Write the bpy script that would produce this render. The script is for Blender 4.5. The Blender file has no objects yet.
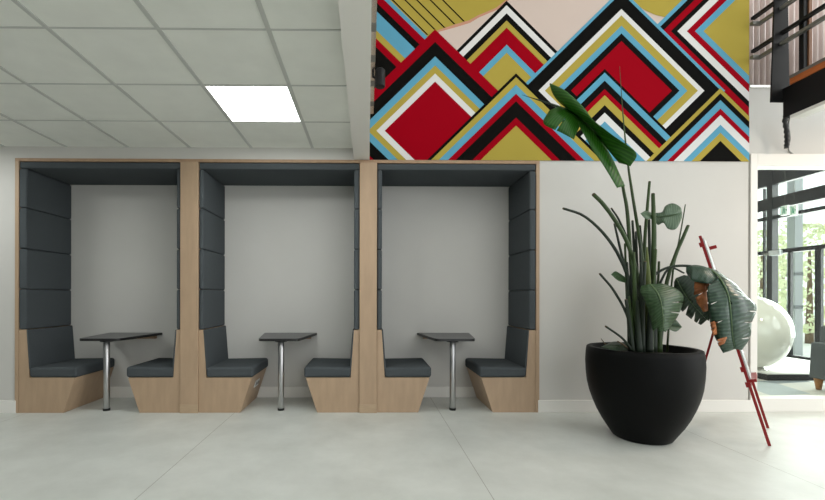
import bpy, bmesh, math, random
from mathutils import Vector, Matrix, noise
random.seed(7)
scene = bpy.context.scene
COL = scene.collection
R = math.radians

# ------------------------------------------------------------------ camera
H, F, D, BACK = 1.18, 415.0, 4.235, 4.87      # eye height, focal length in px, front wall plane, alcove rear plane
CX, CY = 372.0, 296.7
cam_d = bpy.data.cameras.new('camera'); cam = bpy.data.objects.new('camera', cam_d); COL.objects.link(cam)
cam_d.sensor_width = 36.0; cam_d.lens = F / 825 * 36
cam_d.shift_x = (412.5 - CX) / 825; cam_d.shift_y = (CY - 250) / 825
cam_d.clip_start = .02
ROT = Matrix.Rotation(R(-.6), 3, 'Z') @ Matrix.Rotation(R(90), 3, 'X') @ Matrix.Rotation(R(.1), 3, 'Z')
cam.matrix_world = Matrix.Translation((0, 0, H)) @ ROT.to_4x4()
scene.camera = cam

def W(px, py, Y):
    """world point at depth Y that the photo shows at (px, py)"""
    d = ROT @ Vector(((px - CX) / F, -(py - CY) / F, -1))
    k = Y / d.y
    return Vector((d.x * k, Y, H + d.z * k))
def WX(px, Y, py=296): return W(px, py, Y).x
def WZ(px, py, Y): return W(px, py, Y).z

# ------------------------------------------------------------------ materials
def lin(c):
    return tuple(((v / 255) / 12.92 if v / 255 <= .04045 else ((v / 255 + .055) / 1.055) ** 2.4) for v in c)
def mat(name, rgb, rough=.6, metal=0, noise_amt=0, noise_scale=8, stretch=(1, 1, 1), bump=0, bump_scale=60, spec=.5, coat=0, trans=0):
    m = bpy.data.materials.new(name); m.use_nodes = True
    nt = m.node_tree; b = nt.nodes['Principled BSDF']
    c = lin(rgb) + (1,)
    b.inputs['Base Color'].default_value = c
    b.inputs['Roughness'].default_value = rough; b.inputs['Metallic'].default_value = metal
    b.inputs['Specular IOR Level'].default_value = spec
    b.inputs['Coat Weight'].default_value = coat
    tc = nt.nodes.new('ShaderNodeTexCoord'); mp = nt.nodes.new('ShaderNodeMapping')
    mp.inputs['Scale'].default_value = stretch
    nt.links.new(tc.outputs['Object'], mp.inputs['Vector'])
    if noise_amt:
        n = nt.nodes.new('ShaderNodeTexNoise'); n.inputs['Scale'].default_value = noise_scale
        n.inputs['Detail'].default_value = 5
        nt.links.new(mp.outputs[0], n.inputs['Vector'])
        r = nt.nodes.new('ShaderNodeValToRGB')
        r.color_ramp.elements[0].position = .3; r.color_ramp.elements[1].position = .7
        r.color_ramp.elements[0].color = tuple(v * (1 - noise_amt) for v in c[:3]) + (1,)
        r.color_ramp.elements[1].color = tuple(min(1, v * (1 + noise_amt)) for v in c[:3]) + (1,)
        nt.links.new(n.outputs['Fac'], r.inputs[0]); nt.links.new(r.outputs[0], b.inputs['Base Color'])
    if bump:
        n2 = nt.nodes.new('ShaderNodeTexNoise'); n2.inputs['Scale'].default_value = bump_scale
        nt.links.new(mp.outputs[0], n2.inputs['Vector'])
        bp = nt.nodes.new('ShaderNodeBump'); bp.inputs['Strength'].default_value = bump; bp.inputs['Distance'].default_value = .002
        nt.links.new(n2.outputs['Fac'], bp.inputs['Height']); nt.links.new(bp.outputs[0], b.inputs['Normal'])
    return m
def emit(name, rgb, strength):
    m = bpy.data.materials.new(name); m.use_nodes = True; nt = m.node_tree
    nt.nodes.remove(nt.nodes['Principled BSDF'])
    e = nt.nodes.new('ShaderNodeEmission'); e.inputs[0].default_value = lin(rgb) + (1,); e.inputs[1].default_value = strength
    nt.links.new(e.outputs[0], nt.nodes['Material Output'].inputs[0])
    return m
def glass(name, tint=(251, 254, 252), refl=.005):
    m = bpy.data.materials.new(name); m.use_nodes = True; nt = m.node_tree
    nt.nodes.remove(nt.nodes['Principled BSDF'])
    t = nt.nodes.new('ShaderNodeBsdfTransparent'); t.inputs[0].default_value = lin(tint) + (1,)
    g = nt.nodes.new('ShaderNodeBsdfGlossy'); g.inputs['Roughness'].default_value = .02
    mx = nt.nodes.new('ShaderNodeMixShader'); mx.inputs[0].default_value = refl
    nt.links.new(t.outputs[0], mx.inputs[1]); nt.links.new(g.outputs[0], mx.inputs[2])
    nt.links.new(mx.outputs[0], nt.nodes['Material Output'].inputs[0])
    return m
def leafmat(name, rgb, rgb2, rough=.38, trans=.25, bands=34):
    m = bpy.data.materials.new(name); m.use_nodes = True; nt = m.node_tree; b = nt.nodes['Principled BSDF']
    uv = nt.nodes.new('ShaderNodeUVMap')
    mp = nt.nodes.new('ShaderNodeMapping'); mp.inputs['Rotation'].default_value = (0, 0, .25)
    w = nt.nodes.new('ShaderNodeTexWave'); w.inputs['Scale'].default_value = bands / 6.28; w.inputs['Distortion'].default_value = .6
    w.inputs['Detail'].default_value = 2
    nt.links.new(uv.outputs[0], mp.inputs[0]); nt.links.new(mp.outputs[0], w.inputs['Vector'])
    r = nt.nodes.new('ShaderNodeValToRGB')
    r.color_ramp.elements[0].color = lin(rgb) + (1,); r.color_ramp.elements[1].color = lin(rgb2) + (1,)
    r.color_ramp.elements[0].position = .35; r.color_ramp.elements[1].position = 1
    nt.links.new(w.outputs['Fac'], r.inputs[0]); nt.links.new(r.outputs[0], b.inputs['Base Color'])
    bp = nt.nodes.new('ShaderNodeBump'); bp.inputs['Strength'].default_value = .35; bp.inputs['Distance'].default_value = .004
    nt.links.new(w.outputs['Fac'], bp.inputs['Height']); nt.links.new(bp.outputs[0], b.inputs['Normal'])
    b.inputs['Roughness'].default_value = rough
    tr = nt.nodes.new('ShaderNodeBsdfTranslucent')
    nt.links.new(r.outputs[0], tr.inputs[0])
    mx = nt.nodes.new('ShaderNodeMixShader'); mx.inputs[0].default_value = trans
    nt.links.new(b.outputs[0], mx.inputs[1]); nt.links.new(tr.outputs[0], mx.inputs[2])
    nt.links.new(mx.outputs[0], nt.nodes['Material Output'].inputs[0])
    return m

M = {}
M['wall'] = mat('white_paint', (206, 204, 199), .75, noise_amt=.012, noise_scale=3, bump=.06, bump_scale=90)
M['trimwhite'] = mat('white_trim_paint', (232, 230, 224), .45)
M['greywall'] = mat('grey_paint', (150, 150, 150), .8)
M['tile'] = mat('ceiling_tile', (236, 238, 231), .9, noise_amt=.03, noise_scale=5, bump=.25, bump_scale=160)
M['tbar'] = mat('ceiling_bar', (196, 198, 193), .5)
M['wood'] = mat('birch_plywood', (178, 152, 125), .5, noise_amt=.06, noise_scale=5, stretch=(4, 4, .8), bump=.03, bump_scale=40)
M['woodedge'] = mat('plywood_edge', (168, 138, 110), .55, noise_amt=.1, noise_scale=20)
M['woodblock'] = mat('pale_plinth', (182, 158, 130), .5, noise_amt=.06, noise_scale=10, stretch=(1, 1, 6))
M['fabric'] = mat('slate_wool', (77, 82, 85), .95, noise_amt=.16, noise_scale=220, bump=.5, bump_scale=420, spec=.15)
M['tabletop'] = mat('charcoal_laminate', (92, 92, 93), .38, noise_amt=.05, noise_scale=60)
M['black'] = mat('black_plastic', (20, 20, 21), .45)
M['chrome'] = mat('brushed_steel', (190, 190, 190), .3, metal=1)
M['pot'] = mat('matt_black_fibreglass', (8, 9, 9), .5, spec=.12, noise_amt=.12, noise_scale=14, bump=.08, bump_scale=70)
M['soil'] = mat('dark_soil', (42, 34, 28), .95, noise_amt=.4, noise_scale=40, bump=1, bump_scale=60)
M['stem'] = mat('green_stem', (46, 68, 26), .55, noise_amt=.3, noise_scale=9, stretch=(1, 1, .25))
M['stem_dark'] = mat('dark_green_stem', (22, 37, 21), .6, noise_amt=.3, noise_scale=9, stretch=(1, 1, .25))
M['stem_pale'] = mat('pale_green_sheath', (92, 106, 48), .55, noise_amt=.25, noise_scale=12, stretch=(4, 4, .4))
M['cut'] = mat('dry_cut_end', (84, 70, 50), .8)
M['leaf_bright'] = leafmat('bright_leaf', (42, 96, 22), (58, 118, 32), .36, .4, 40)
M['leaf_mid'] = leafmat('green_leaf', (44, 72, 40), (62, 92, 54), .4, .2, 40)
M['leaf_dark'] = leafmat('dark_leaf', (25, 46, 27), (40, 62, 38), .45, .12, 36)
M['leaf_grey'] = leafmat('grey_green_leaf', (44, 68, 54), (64, 88, 72), .3, .08, 44)
M['leaf_pale'] = leafmat('pale_leaf', (82, 106, 84), (100, 122, 98), .45, .12, 30)
M['rib'] = mat('leaf_rib', (92, 116, 76), .45)
M['dead'] = mat('dry_brown_leaf', (176, 110, 66), .75, noise_amt=.4, noise_scale=14)
M['red'] = mat('red_lacquer', (148, 22, 26), .35)
M['board'] = mat('whiteboard', (176, 182, 182), .3)
M['darksteel'] = mat('black_steel', (13, 13, 14), .5, spec=.3)
M['frameblack'] = mat('black_window_frame', (10, 12, 13), .5, spec=.3)
M['greysteel'] = mat('grey_steel', (120, 120, 114), .4, metal=.4)
M['alu'] = mat('aluminium', (205, 205, 202), .22, metal=1)
M['corr'] = mat('corrugated_sheet', (228, 212, 206), .3, noise_amt=.05, noise_scale=6, coat=.5)
M['timber'] = mat('orange_timber', (176, 96, 44), .5, noise_amt=.25, noise_scale=9, stretch=(6, .6, 6))
M['brownwood'] = mat('brown_timber', (124, 84, 56), .5, noise_amt=.2, noise_scale=9, stretch=(6, 6, .6))
M['eggwhite'] = mat('glossy_white', (226, 224, 214), .08, coat=1)
M['greyfelt'] = mat('grey_felt', (98, 102, 104), .95, noise_amt=.2, noise_scale=120, bump=.4, bump_scale=260, spec=.15)
M['oak'] = mat('oak_leg', (168, 118, 70), .45, noise_amt=.15, noise_scale=10, stretch=(4, 4, .5))
M['socket'] = mat('white_socket', (232, 232, 230), .4)
M['pave'] = mat('pale_paving', (222, 221, 217), .8, noise_amt=.08, noise_scale=4)
M['palegrey'] = mat('pale_grey_paint', (176, 180, 182), .5)
M['midgrey'] = mat('mid_grey_band', (116, 120, 122), .5)
M['signwhite'] = mat('sign_white', (230, 236, 232), .5)
M['signgreen'] = mat('sign_green', (40, 150, 110), .5)
M['bark'] = mat('bark', (110, 92, 72), .9, noise_amt=.3, noise_scale=20)
M['foliage'] = mat('overexposed_foliage', (222, 228, 188), .7, noise_amt=.3, noise_scale=4)  # leaf colour paled to carry the overexposed daylight
M['led'] = emit('led_diffuser', (252, 255, 252), 24.0)
M['glass'] = glass('clear_glass')

def floor_mat():
    m = mat('pale_vinyl', (216, 214, 205), .42, spec=.35)
    nt = m.node_tree; b = nt.nodes['Principled BSDF']
    tc = nt.nodes.new('ShaderNodeTexCoord')
    n = nt.nodes.new('ShaderNodeTexNoise'); n.inputs['Scale'].default_value = 2.2; n.inputs['Detail'].default_value = 8; n.inputs['Roughness'].default_value = .62
    nt.links.new(tc.outputs['Object'], n.inputs[0])
    r = nt.nodes.new('ShaderNodeValToRGB')
    r.color_ramp.elements[0].position = .3; r.color_ramp.elements[1].position = .72
    r.color_ramp.elements[0].color = lin((196, 199, 193)) + (1,); r.color_ramp.elements[1].color = lin((217, 220, 215)) + (1,)
    nt.links.new(n.outputs['Fac'], r.inputs[0])
    # seams of the vinyl sheets, 2.085 m apart
    sx = nt.nodes.new('ShaderNodeSeparateXYZ'); nt.links.new(tc.outputs['Object'], sx.inputs[0])
    a = nt.nodes.new('ShaderNodeMath'); a.operation = 'ADD'; a.inputs[1].default_value = 20.85 - .737 + 1.0425
    nt.links.new(sx.outputs['X'], a.inputs[0])
    mo = nt.nodes.new('ShaderNodeMath'); mo.operation = 'MODULO'; mo.inputs[1].default_value = 2.085; nt.links.new(a.outputs[0], mo.inputs[0])
    su = nt.nodes.new('ShaderNodeMath'); su.operation = 'SUBTRACT'; su.inputs[1].default_value = 1.0425; nt.links.new(mo.outputs[0], su.inputs[0])
    ab = nt.nodes.new('ShaderNodeMath'); ab.operation = 'ABSOLUTE'; nt.links.new(su.outputs[0], ab.inputs[0])
    lt = nt.nodes.new('ShaderNodeMath'); lt.operation = 'LESS_THAN'; lt.inputs[1].default_value = .0022; nt.links.new(ab.outputs[0], lt.inputs[0])
    mx = nt.nodes.new('ShaderNodeMix'); mx.data_type = 'RGBA'
    nt.links.new(lt.outputs[0], mx.inputs['Factor']); nt.links.new(r.outputs[0], mx.inputs['A']); mx.inputs['B'].default_value = lin((150, 148, 140)) + (1,)
    nt.links.new(mx.outputs['Result'], b.inputs['Base Color'])
    n3 = nt.nodes.new('ShaderNodeTexNoise'); n3.inputs['Scale'].default_value = 7; n3.inputs['Detail'].default_value = 6
    nt.links.new(tc.outputs['Object'], n3.inputs[0])
    mr = nt.nodes.new('ShaderNodeMapRange'); mr.inputs['To Min'].default_value = .34; mr.inputs['To Max'].default_value = .52
    nt.links.new(n3.outputs['Fac'], mr.inputs[0]); nt.links.new(mr.outputs[0], b.inputs['Roughness'])
    return m
M['floor'] = floor_mat(); M['floor'].node_tree.nodes['Principled BSDF'].inputs['Specular IOR Level'].default_value = .5

def carpet_mat():
    m = mat('triangle_carpet', (150, 156, 158), .95, spec=.1)
    nt = m.node_tree; b = nt.nodes['Principled BSDF']
    tc = nt.nodes.new('ShaderNodeTexCoord')
    def stripes(ang, sc):
        mp = nt.nodes.new('ShaderNodeMapping'); mp.inputs['Rotation'].default_value = (0, 0, ang)
        nt.links.new(tc.outputs['Object'], mp.inputs[0])
        s = nt.nodes.new('ShaderNodeSeparateXYZ'); nt.links.new(mp.outputs[0], s.inputs[0])
        mu = nt.nodes.new('ShaderNodeMath'); mu.operation = 'MULTIPLY'; mu.inputs[1].default_value = sc; nt.links.new(s.outputs['X'], mu.inputs[0])
        fl = nt.nodes.new('ShaderNodeMath'); fl.operation = 'FLOOR'; nt.links.new(mu.outputs[0], fl.inputs[0])
        return fl
    cb = nt.nodes.new('ShaderNodeCombineXYZ')
    for i, a in enumerate((0.3, R(60) + .3, R(120) + .3)): nt.links.new(stripes(a, 1.9).outputs[0], cb.inputs[i])
    wn = nt.nodes.new('ShaderNodeTexWhiteNoise'); nt.links.new(cb.outputs[0], wn.inputs[0])
    r = nt.nodes.new('ShaderNodeValToRGB'); r.color_ramp.interpolation = 'CONSTANT'
    e = r.color_ramp.elements
    e[0].color = lin((132, 140, 144)) + (1,); e[1].position = .28; e[1].color = lin((176, 184, 187)) + (1,)
    x = e.new(.55); x.color = lin((208, 208, 202)) + (1,)
    x = e.new(.8); x.color = lin((226, 228, 227)) + (1,)
    nt.links.new(wn.outputs['Value'], r.inputs[0]); nt.links.new(r.outputs[0], b.inputs['Base Color'])
    return m
M['carpet'] = carpet_mat()

# ------------------------------------------------------------------ mesh helpers
def obj(name, bm, ms, parent=None, smooth=False, wn=False):
    me = bpy.data.meshes.new(name)
    bmesh.ops.recalc_face_normals(bm, faces=bm.faces[:])
    for f in bm.faces: f.smooth = smooth
    bm.to_mesh(me); bm.free()
    for m in (ms if isinstance(ms, (list, tuple)) else [ms]): me.materials.append(m)
    o = bpy.data.objects.new(name, me); COL.objects.link(o)
    if parent:
        o.parent = parent
        o.matrix_parent_inverse = Matrix.Identity(4)
        org = base_of(parent)
        for v in me.vertices: v.co -= org
    if wn:
        md = o.modifiers.new('wn', 'WEIGHTED_NORMAL'); md.keep_sharp = True
    return o
ORG = {}
def base_of(o):
    return ORG.get(o.name, Vector((0, 0, 0)))
def empty(name, loc):
    o = bpy.data.objects.new(name, None); o.empty_display_size = .1; o.location = loc; COL.objects.link(o)
    ORG[o.name] = Vector(loc); return o
def tag(o, label, cat, group=None):
    o['label'] = label; o['category'] = cat
    if group: o['group'] = group
    return o
def thing(name, label, cat, loc, group=None): return tag(empty(name, loc), label, cat, group)
def sub(name, bm, ms, parent, **k):
    """sub-part of a mesh part (the part's own vertices are relative to the thing's base)"""
    root = parent.parent
    ORG[parent.name] = base_of(root)
    return obj(name, bm, ms, parent, **k)
def struct(o): o['kind'] = 'structure'; return o
def box(bm, x0, x1, y0, y1, z0, z1, bev=0, seg=3, mi=0):
    v = [bm.verts.new(p) for p in ((x0, y0, z0), (x1, y0, z0), (x1, y1, z0), (x0, y1, z0), (x0, y0, z1), (x1, y0, z1), (x1, y1, z1), (x0, y1, z1))]
    fs = [bm.faces.new([v[i] for i in q]) for q in ((0, 3, 2, 1), (4, 5, 6, 7), (0, 1, 5, 4), (1, 2, 6, 5), (2, 3, 7, 6), (3, 0, 4, 7))]
    for f in fs: f.material_index = mi
    if bev:
        es = list({e for f in fs for e in f.edges})
        bmesh.ops.bevel(bm, geom=es, offset=bev, segments=seg, profile=.5, affect='EDGES')
    return v
def B(*a, **k):
    bm = bmesh.new(); box(bm, *a, **k); return bm
def prism(bm, prof, y0, y1, bev=0, seg=3, axis='Y'):
    """profile (x, z) extruded along Y, or (x, y) along Z"""
    mk = (lambda p, t: (p[0], t, p[1])) if axis == 'Y' else (lambda p, t: (p[0], p[1], t))
    a = [bm.verts.new(mk(p, y0)) for p in prof]; b = [bm.verts.new(mk(p, y1)) for p in prof]
    n = len(prof)
    fs = [bm.faces.new(a), bm.faces.new(b[::-1])] + [bm.faces.new((a[i], b[i], b[(i + 1) % n], a[(i + 1) % n])) for i in range(n)]
    if bev:
        bmesh.ops.bevel(bm, geom=list({e for f in fs for e in f.edges}), offset=bev, segments=seg, profile=.5, affect='EDGES')
    return bm
def obox(bm, c, ux, uy, uz, sx, sy, sz):
    """box with its own axes"""
    c = Vector(c); v = []
    for k in (-1, 1):
        for i, j in ((-1, -1), (1, -1), (1, 1), (-1, 1)):
            v.append(bm.verts.new(c + ux * (i * sx / 2) + uy * (j * sy / 2) + uz * (k * sz / 2)))
    for q in ((0, 3, 2, 1), (4, 5, 6, 7), (0, 1, 5, 4), (1, 2, 6, 5), (2, 3, 7, 6), (3, 0, 4, 7)): bm.faces.new([v[i] for i in q])
    return bm
def bar(bm, a, b, w, t=None, up=Vector((0, 0, 1))):
    a, b = Vector(a), Vector(b); d = (b - a); L = d.length; d.normalize()
    s = d.cross(up)
    if s.length < 1e-4: s = d.cross(Vector((1, 0, 0)))
    s.normalize(); u = s.cross(d).normalized()
    return obox(bm, (a + b) / 2, d, s, u, L, w, t or w)
def catmull(pts, n):
    pts = [Vector(p) for p in pts]
    if len(pts) == 2: return [pts[0].lerp(pts[1], i / n) for i in range(n + 1)]
    P = [pts[0] * 2 - pts[1]] + pts + [pts[-1] * 2 - pts[-2]]
    out = []; m = len(pts) - 1
    for i in range(n + 1):
        t = i / n * m; k = min(int(t), m - 1); f = t - k
        a, b, c, d = P[k], P[k + 1], P[k + 2], P[k + 3]
        out.append(.5 * ((2 * b) + (c - a) * f + (2 * a - 5 * b + 4 * c - d) * f * f + (3 * b - a - 3 * c + d) * f ** 3))
    return out
def tube(bm, pts, rad, sides=8, cap=True, mi=0):
    """pts: points, rad: a number or one per point"""
    n = len(pts); rad = rad if isinstance(rad, (list, tuple)) else [rad] * n
    rings = []; ref = Vector((0, 1, 0.13)).normalized()
    for i, p in enumerate(pts):
        d = (pts[min(i + 1, n - 1)] - pts[max(i - 1, 0)]).normalized()
        s = d.cross(ref)
        if s.length < .05: s = d.cross(Vector((1, 0, 0)))
        s.normalize(); u = s.cross(d)
        rings.append([bm.verts.new(p + (s * math.cos(2 * math.pi * k / sides) + u * math.sin(2 * math.pi * k / sides)) * rad[i]) for k in range(sides)])
    for a, b in zip(rings, rings[1:]):
        for k in range(sides):
            f = bm.faces.new((a[k], a[(k + 1) % sides], b[(k + 1) % sides], b[k])); f.material_index = mi
    if cap:
        bm.faces.new(rings[0][::-1]).material_index = mi; bm.faces.new(rings[-1]).material_index = mi
    return bm
def T(a, b, r, sides=10):
    return tube(bmesh.new(), [Vector(a), Vector(b)], r, sides)
def lathe(bm, prof, c, seg=64):
    """profile (r, z) turned about the vertical through c"""
    rings = [[bm.verts.new((c[0] + r * math.cos(2 * math.pi * k / seg), c[1] + r * math.sin(2 * math.pi * k / seg), z)) for k in range(seg)] for r, z in prof]
    for a, b in zip(rings, rings[1:]):
        for k in range(seg): bm.faces.new((a[k], a[(k + 1) % seg], b[(k + 1) % seg], b[k]))
    return rings

# ------------------------------------------------------------------ the room
XL, XR, YR, ZH = -5.6, 9.0, -5.2, 5.6       # left wall, right wall, rear wall, high ceiling
CZ = 2.695                                   # low ceiling over the booths
BX0, BX1, BZ = -.143, .016, 2.578            # bulkhead between the low and the high part
FX0, FX1 = WX(15.8, D), WX(539.0, D)                     # booth surround, outer edges
FTOP = 2.572
MX1 = WX(748.3, D)                           # right edge of the mural wall
OX0, OZ0, OZ1 = WX(756.6, D), .14, WZ(757, 166, D)   # inner window opening
LEDGE = WZ(760, 88, D)
LOBBY = 10.2
FACX = 7.75                                  # glazed side of the lobby
struct(obj('floor', B(XL, XR, YR, D + .02, -.1, 0), M['floor']))
bm = B(XL - .02, FX0, D, D + .12, 0, CZ + .1)
struct(obj('wall_front', bm, M['wall']))
WZT = WZ(790, 155, D)
struct(obj('wall_lintel', B(FX0, BX1, D, D + .12, FTOP, CZ + .1), M['wall']))
bm = bmesh.new()
prism(bm, [(FX1, 0), (MX1, 0), (MX1, ZH), (BX1, ZH), (BX1, FTOP), (FX1, FTOP)], D, D + .12)
struct(obj('wall_front_right', bm, M['wall']))
struct(obj('wall_over_window', B(MX1, XR, D, D + .12, WZT, LEDGE), M['wall']))
struct(obj('wall_far_right', B(XR - 1.6, XR, D, D + .12, 0, WZT), M['wall']))
struct(obj('wall_alcove', B(FX0 - .05, FX1 + .05, BACK, BACK + .1, 0, CZ), M['wall']))
struct(obj('floor_alcove', B(FX0 - .02, FX1 + .02, D + .02, BACK, -.1, 0), M['floor']))
struct(obj('wall_left', B(XL - .1, XL, YR, D, 0, CZ + .1), M['greywall']))
# low suspended ceiling with its bars
bm = B(XL, BX0, YR, D, CZ, CZ + .08)
k = GX = WX(312.6, D, 148)
while k > XL:
    box(bm, k - .013, k + .013, YR, D, CZ - .007, CZ + .001, mi=1); k -= .6224
y = 3.603
while y > YR:
    box(bm, XL, BX0, y - .006, y + .006, CZ - .0045, CZ + .001, mi=1); y -= .6224
struct(obj('ceiling', bm, [M['tile'], M['tbar']]))
struct(obj('trim_1', B(BX0, BX1, YR, D, BZ, ZH), M['trimwhite']))            # bulkhead
struct(obj('ceiling_high', B(BX1, XR, YR, D, ZH, ZH + .1), M['trimwhite']))
# rear and right walls with big windows (behind / beside the viewer)
bm = bmesh.new()
box(bm, XL, .3, YR - .1, YR, 0, ZH); box(bm, XR - .3, XR, YR - .1, YR, 0, ZH); box(bm, .3, XR - .3, YR - .1, YR, 5.2, ZH); box(bm, .3, XR - .3, YR - .1, YR, 0, .15)
struct(obj('wall_rear', bm, M['greywall']))
bm = bmesh.new()
box(bm, XR, XR + .1, YR, -3.6, 0, ZH); box(bm, XR, XR + .1, 3.2, D, 0, ZH); box(bm, XR, XR + .1, -3.6, 3.2, 5.2, ZH); box(bm, XR, XR + .1, -3.6, 3.2, 0, .15)
struct(obj('wall_right', bm, M['greywall']))
# baseboards
bz = WZ(10, 400.3, D)
struct(obj('baseboard_left', B(XL, WX(17, D), D - .018, D, 0, bz, bev=.004, seg=2), M['trimwhite']))
struct(obj('baseboard_right', B(FX1 - .012, WX(750, D), D - .018, D, 0, bz, bev=.004, seg=2), M['trimwhite']))
for i, (a, b) in enumerate(((-3.2, -2.3), (-1.4, -.45), (.4, 1.4))):
    struct(obj('baseboard_alcove', B(a, b, BACK - .014, BACK, 0, .125, bev=.003, seg=2), M['trimwhite']))

# ------------------------------------------------------------------ mural
mur_x0, mur_z0, mur_z1 = BX1 + .002, FTOP + .004, 4.75
RED, BLK, BLU, GLD, WHT, PNK, SAL = range(7)
murmats = [mat('mural_' + n, c,   .8, spec=.06) for n, c in (('red', (154, 0, 22)), ('black', (15, 15, 13)), ('blue', (96, 162, 190)), ('gold', (176, 158, 72)), ('white', (222, 221, 219)), ('pink', (212, 194, 184)), ('salmon', (198, 146, 122)))]
bm = bmesh.new()
mur_n = [0]
def clip(poly, inside, cut):
    out = []
    for i, p in enumerate(poly):
        q = poly[(i + 1) % len(poly)]
        a, b = inside(p), inside(q)
        if a: out.append(p)
        if a != b: out.append(cut(p, q))
    return out
def mpoly(pts, col):
    """one painted field, photo pixels on the wall plane"""
    P = [W(x, y, D) for x, y in pts]
    P = [(p.x, p.z) for p in P]
    for ax, lim, s in ((0, mur_x0, 1), (0, MX1, -1), (1, mur_z0, 1), (1, mur_z1, -1)):
        if not P: return
        def cut(p, q):
            t = (lim - p[ax]) / (q[ax] - p[ax]); return (p[0] + (q[0] - p[0]) * t, p[1] + (q[1] - p[1]) * t)
        P = clip(P, lambda p: (p[ax] - lim) * s >= 0, cut)
    if len(P) < 3: return
    mur_n[0] += 1
    yy = D - .002 - mur_n[0] * .00012
    f = bm.faces.new([bm.verts.new((x, yy, z)) for x, z in P]); f.material_index = col
def peak(cx, layers, s=.98):
    for y, c in layers: mpoly([(cx, y), (cx - 400, y + 400 * s), (cx + 400, y + 400 * s)], c)
def diamond(cx, mid, layers, s=.975, right=True):
    for y, c in layers:
        w = (mid - y) / s
        if right is None: mpoly([(cx, y), (cx - w, mid), (cx, 2 * mid - y), (cx + w, mid)], c)
        elif right: mpoly([(cx, y), (cx + w, mid), (cx + w - 300, mid + 300 * s), (cx - 300, y + 300 * s)], c)
        else: mpoly([(cx, y), (cx - w, mid), (cx - w + 300, mid + 300 * s), (cx + 300, y + 300 * s)], c)
mpoly([(300, -200), (800, -200), (800, 200), (300, 200)], PNK)
mpoly([(300, -90), (510, -90), (509, 0), (498, 9.5), (479, 17.5), (470, 23), (457, 27), (439, 32), (430, 60), (300, 60)], SAL)
mpoly([(300, -90), (507, -90), (506, 0), (496, 8), (478, 15.5), (469, 20.5), (455, 24.5), (437, 30.6), (430, 60), (300, 60)], GLD)
for a, b in (((392.4, 0), (427.5, 35)), ((405, 0), (434.7, 29.7)), ((416.7, 0), (444.6, 27.9)), ((430.2, 0), (454.5, 24.3)), ((442.8, 0), (464, 21.6))):
    a = (a[0] - 40, a[1] - 40); mpoly([(a[0] - .95, a[1]), (a[0] + .95, a[1]), (b[0] + .95, b[1]), (b[0] - .95, b[1])], BLK)
for c, col in ((389.7, BLU), (384, RED), (373.7, BLK), (364.8, BLU), (345, GLD), (336.5, RED), (327.6, BLK)):
    mpoly([(c - 205, -200), (c + 205, 200), (100, 200), (100, -200)], col)
peak(506.5, ((.9, BLK), (5.4, WHT), (13.5, BLK), (20.7, GLD), (27.9, RED), (45, BLU), (53, GLD)), 1.0)
mpoly([(600, -90), (622, -40), (625, -8), (632, 0), (638, 6.5), (647, 11.7), (655.4, 15.3), (664.4, 17.5), (700, 20), (720, -90)], GLD)
for x, c in ((650, BLU), (655.3, BLK), (662.3, RED), (670.6, BLK), (677, WHT), (686.4, RED), (694.6, BLU), (703, GLD)):
    mpoly([(x, 31.5), (x + 204, 31.5 - 200), (x + 700, 31.5), (x + 204, 31.5 + 200)], c)
diamond(435, 131, ((29.7, RED), (42.3, BLK), (56.7, BLU), (65.7, GLD), (73.8, WHT), (81.9, RED)), .975, False)
diamond(621, 91, ((-11, BLU), (-6.8, BLK), (9.4, WHT), (15.8, GLD), (26.1, BLU), (33.8, BLK), (41.4, RED)), .985, None)
peak(604.3, ((69.3, BLK), (72.9, BLU), (81, BLK), (89.4, RED), (95.6, GLD), (105.5, BLK), (113, WHT), (121.7, BLU)), .98)
peak(719.7, ((88.5, GLD), (93.6, BLK), (100.4, BLU), (108.9, RED), (115.4, WHT), (125, BLU), (133, GLD), (141.2, BLK)), .985)
peak(515.7, ((73.8, BLK), (77.6, GLD), (85.2, BLU), (94.1, RED), (101.7, BLK), (117.9, RED), (126, GLD)), .975)
# backing sheet
box(bm, mur_x0, MX1, D - .0019, D - .0001, mur_z0, mur_z1, mi=WHT)
tag(obj('mural', bm, murmats), 'wall mural of nested red, black, blue and gold chevrons above the booths', 'mural')

# ------------------------------------------------------------------ booth surround
PW = .175
P1 = (WX(181.2, D), WX(199, D)); P2 = (WX(359.6, D), WX(376.8, D))
IL, IR = FX0 + .037, FX1 - .034
YF = D - .012                                       # front face of the joinery
sur = thing('booth_surround', 'birch plywood surround framing the three upholstered booths', 'booth frame', (FX0, D, 0))
obj('header_rail', B(FX0, FX1, YF, BACK, FTOP - .03, FTOP), M['woodedge'], sur)
obj('side_jamb', B(FX0, IL, YF, BACK, 0, FTOP - .03), M['wood'], sur)
obj('side_jamb', B(IR, FX1, YF, BACK, 0, FTOP - .03), M['wood'], sur)
for a, b in (P1, P2):
    p = obj('pillar', B(a, b, YF - .014, BACK, 0, FTOP - .03, bev=.002, seg=1), M['wood'], sur)
    sub('plinth_block', B(a - .001, b + .001, YF - .017, YF - .012, .002, .088, bev=.001, seg=1), M['woodblock'], p)
ZC = 2.473
for a, b in ((IL, P1[0]), (P1[1], P2[0]), (P2[1], IR)):
    obj('ceiling_panel', B(a + .002, b - .002, YF + .004, BACK - .002, ZC, FTOP - .032, bev=.014), M['fabric'], sur, smooth=True, wn=True)

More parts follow.
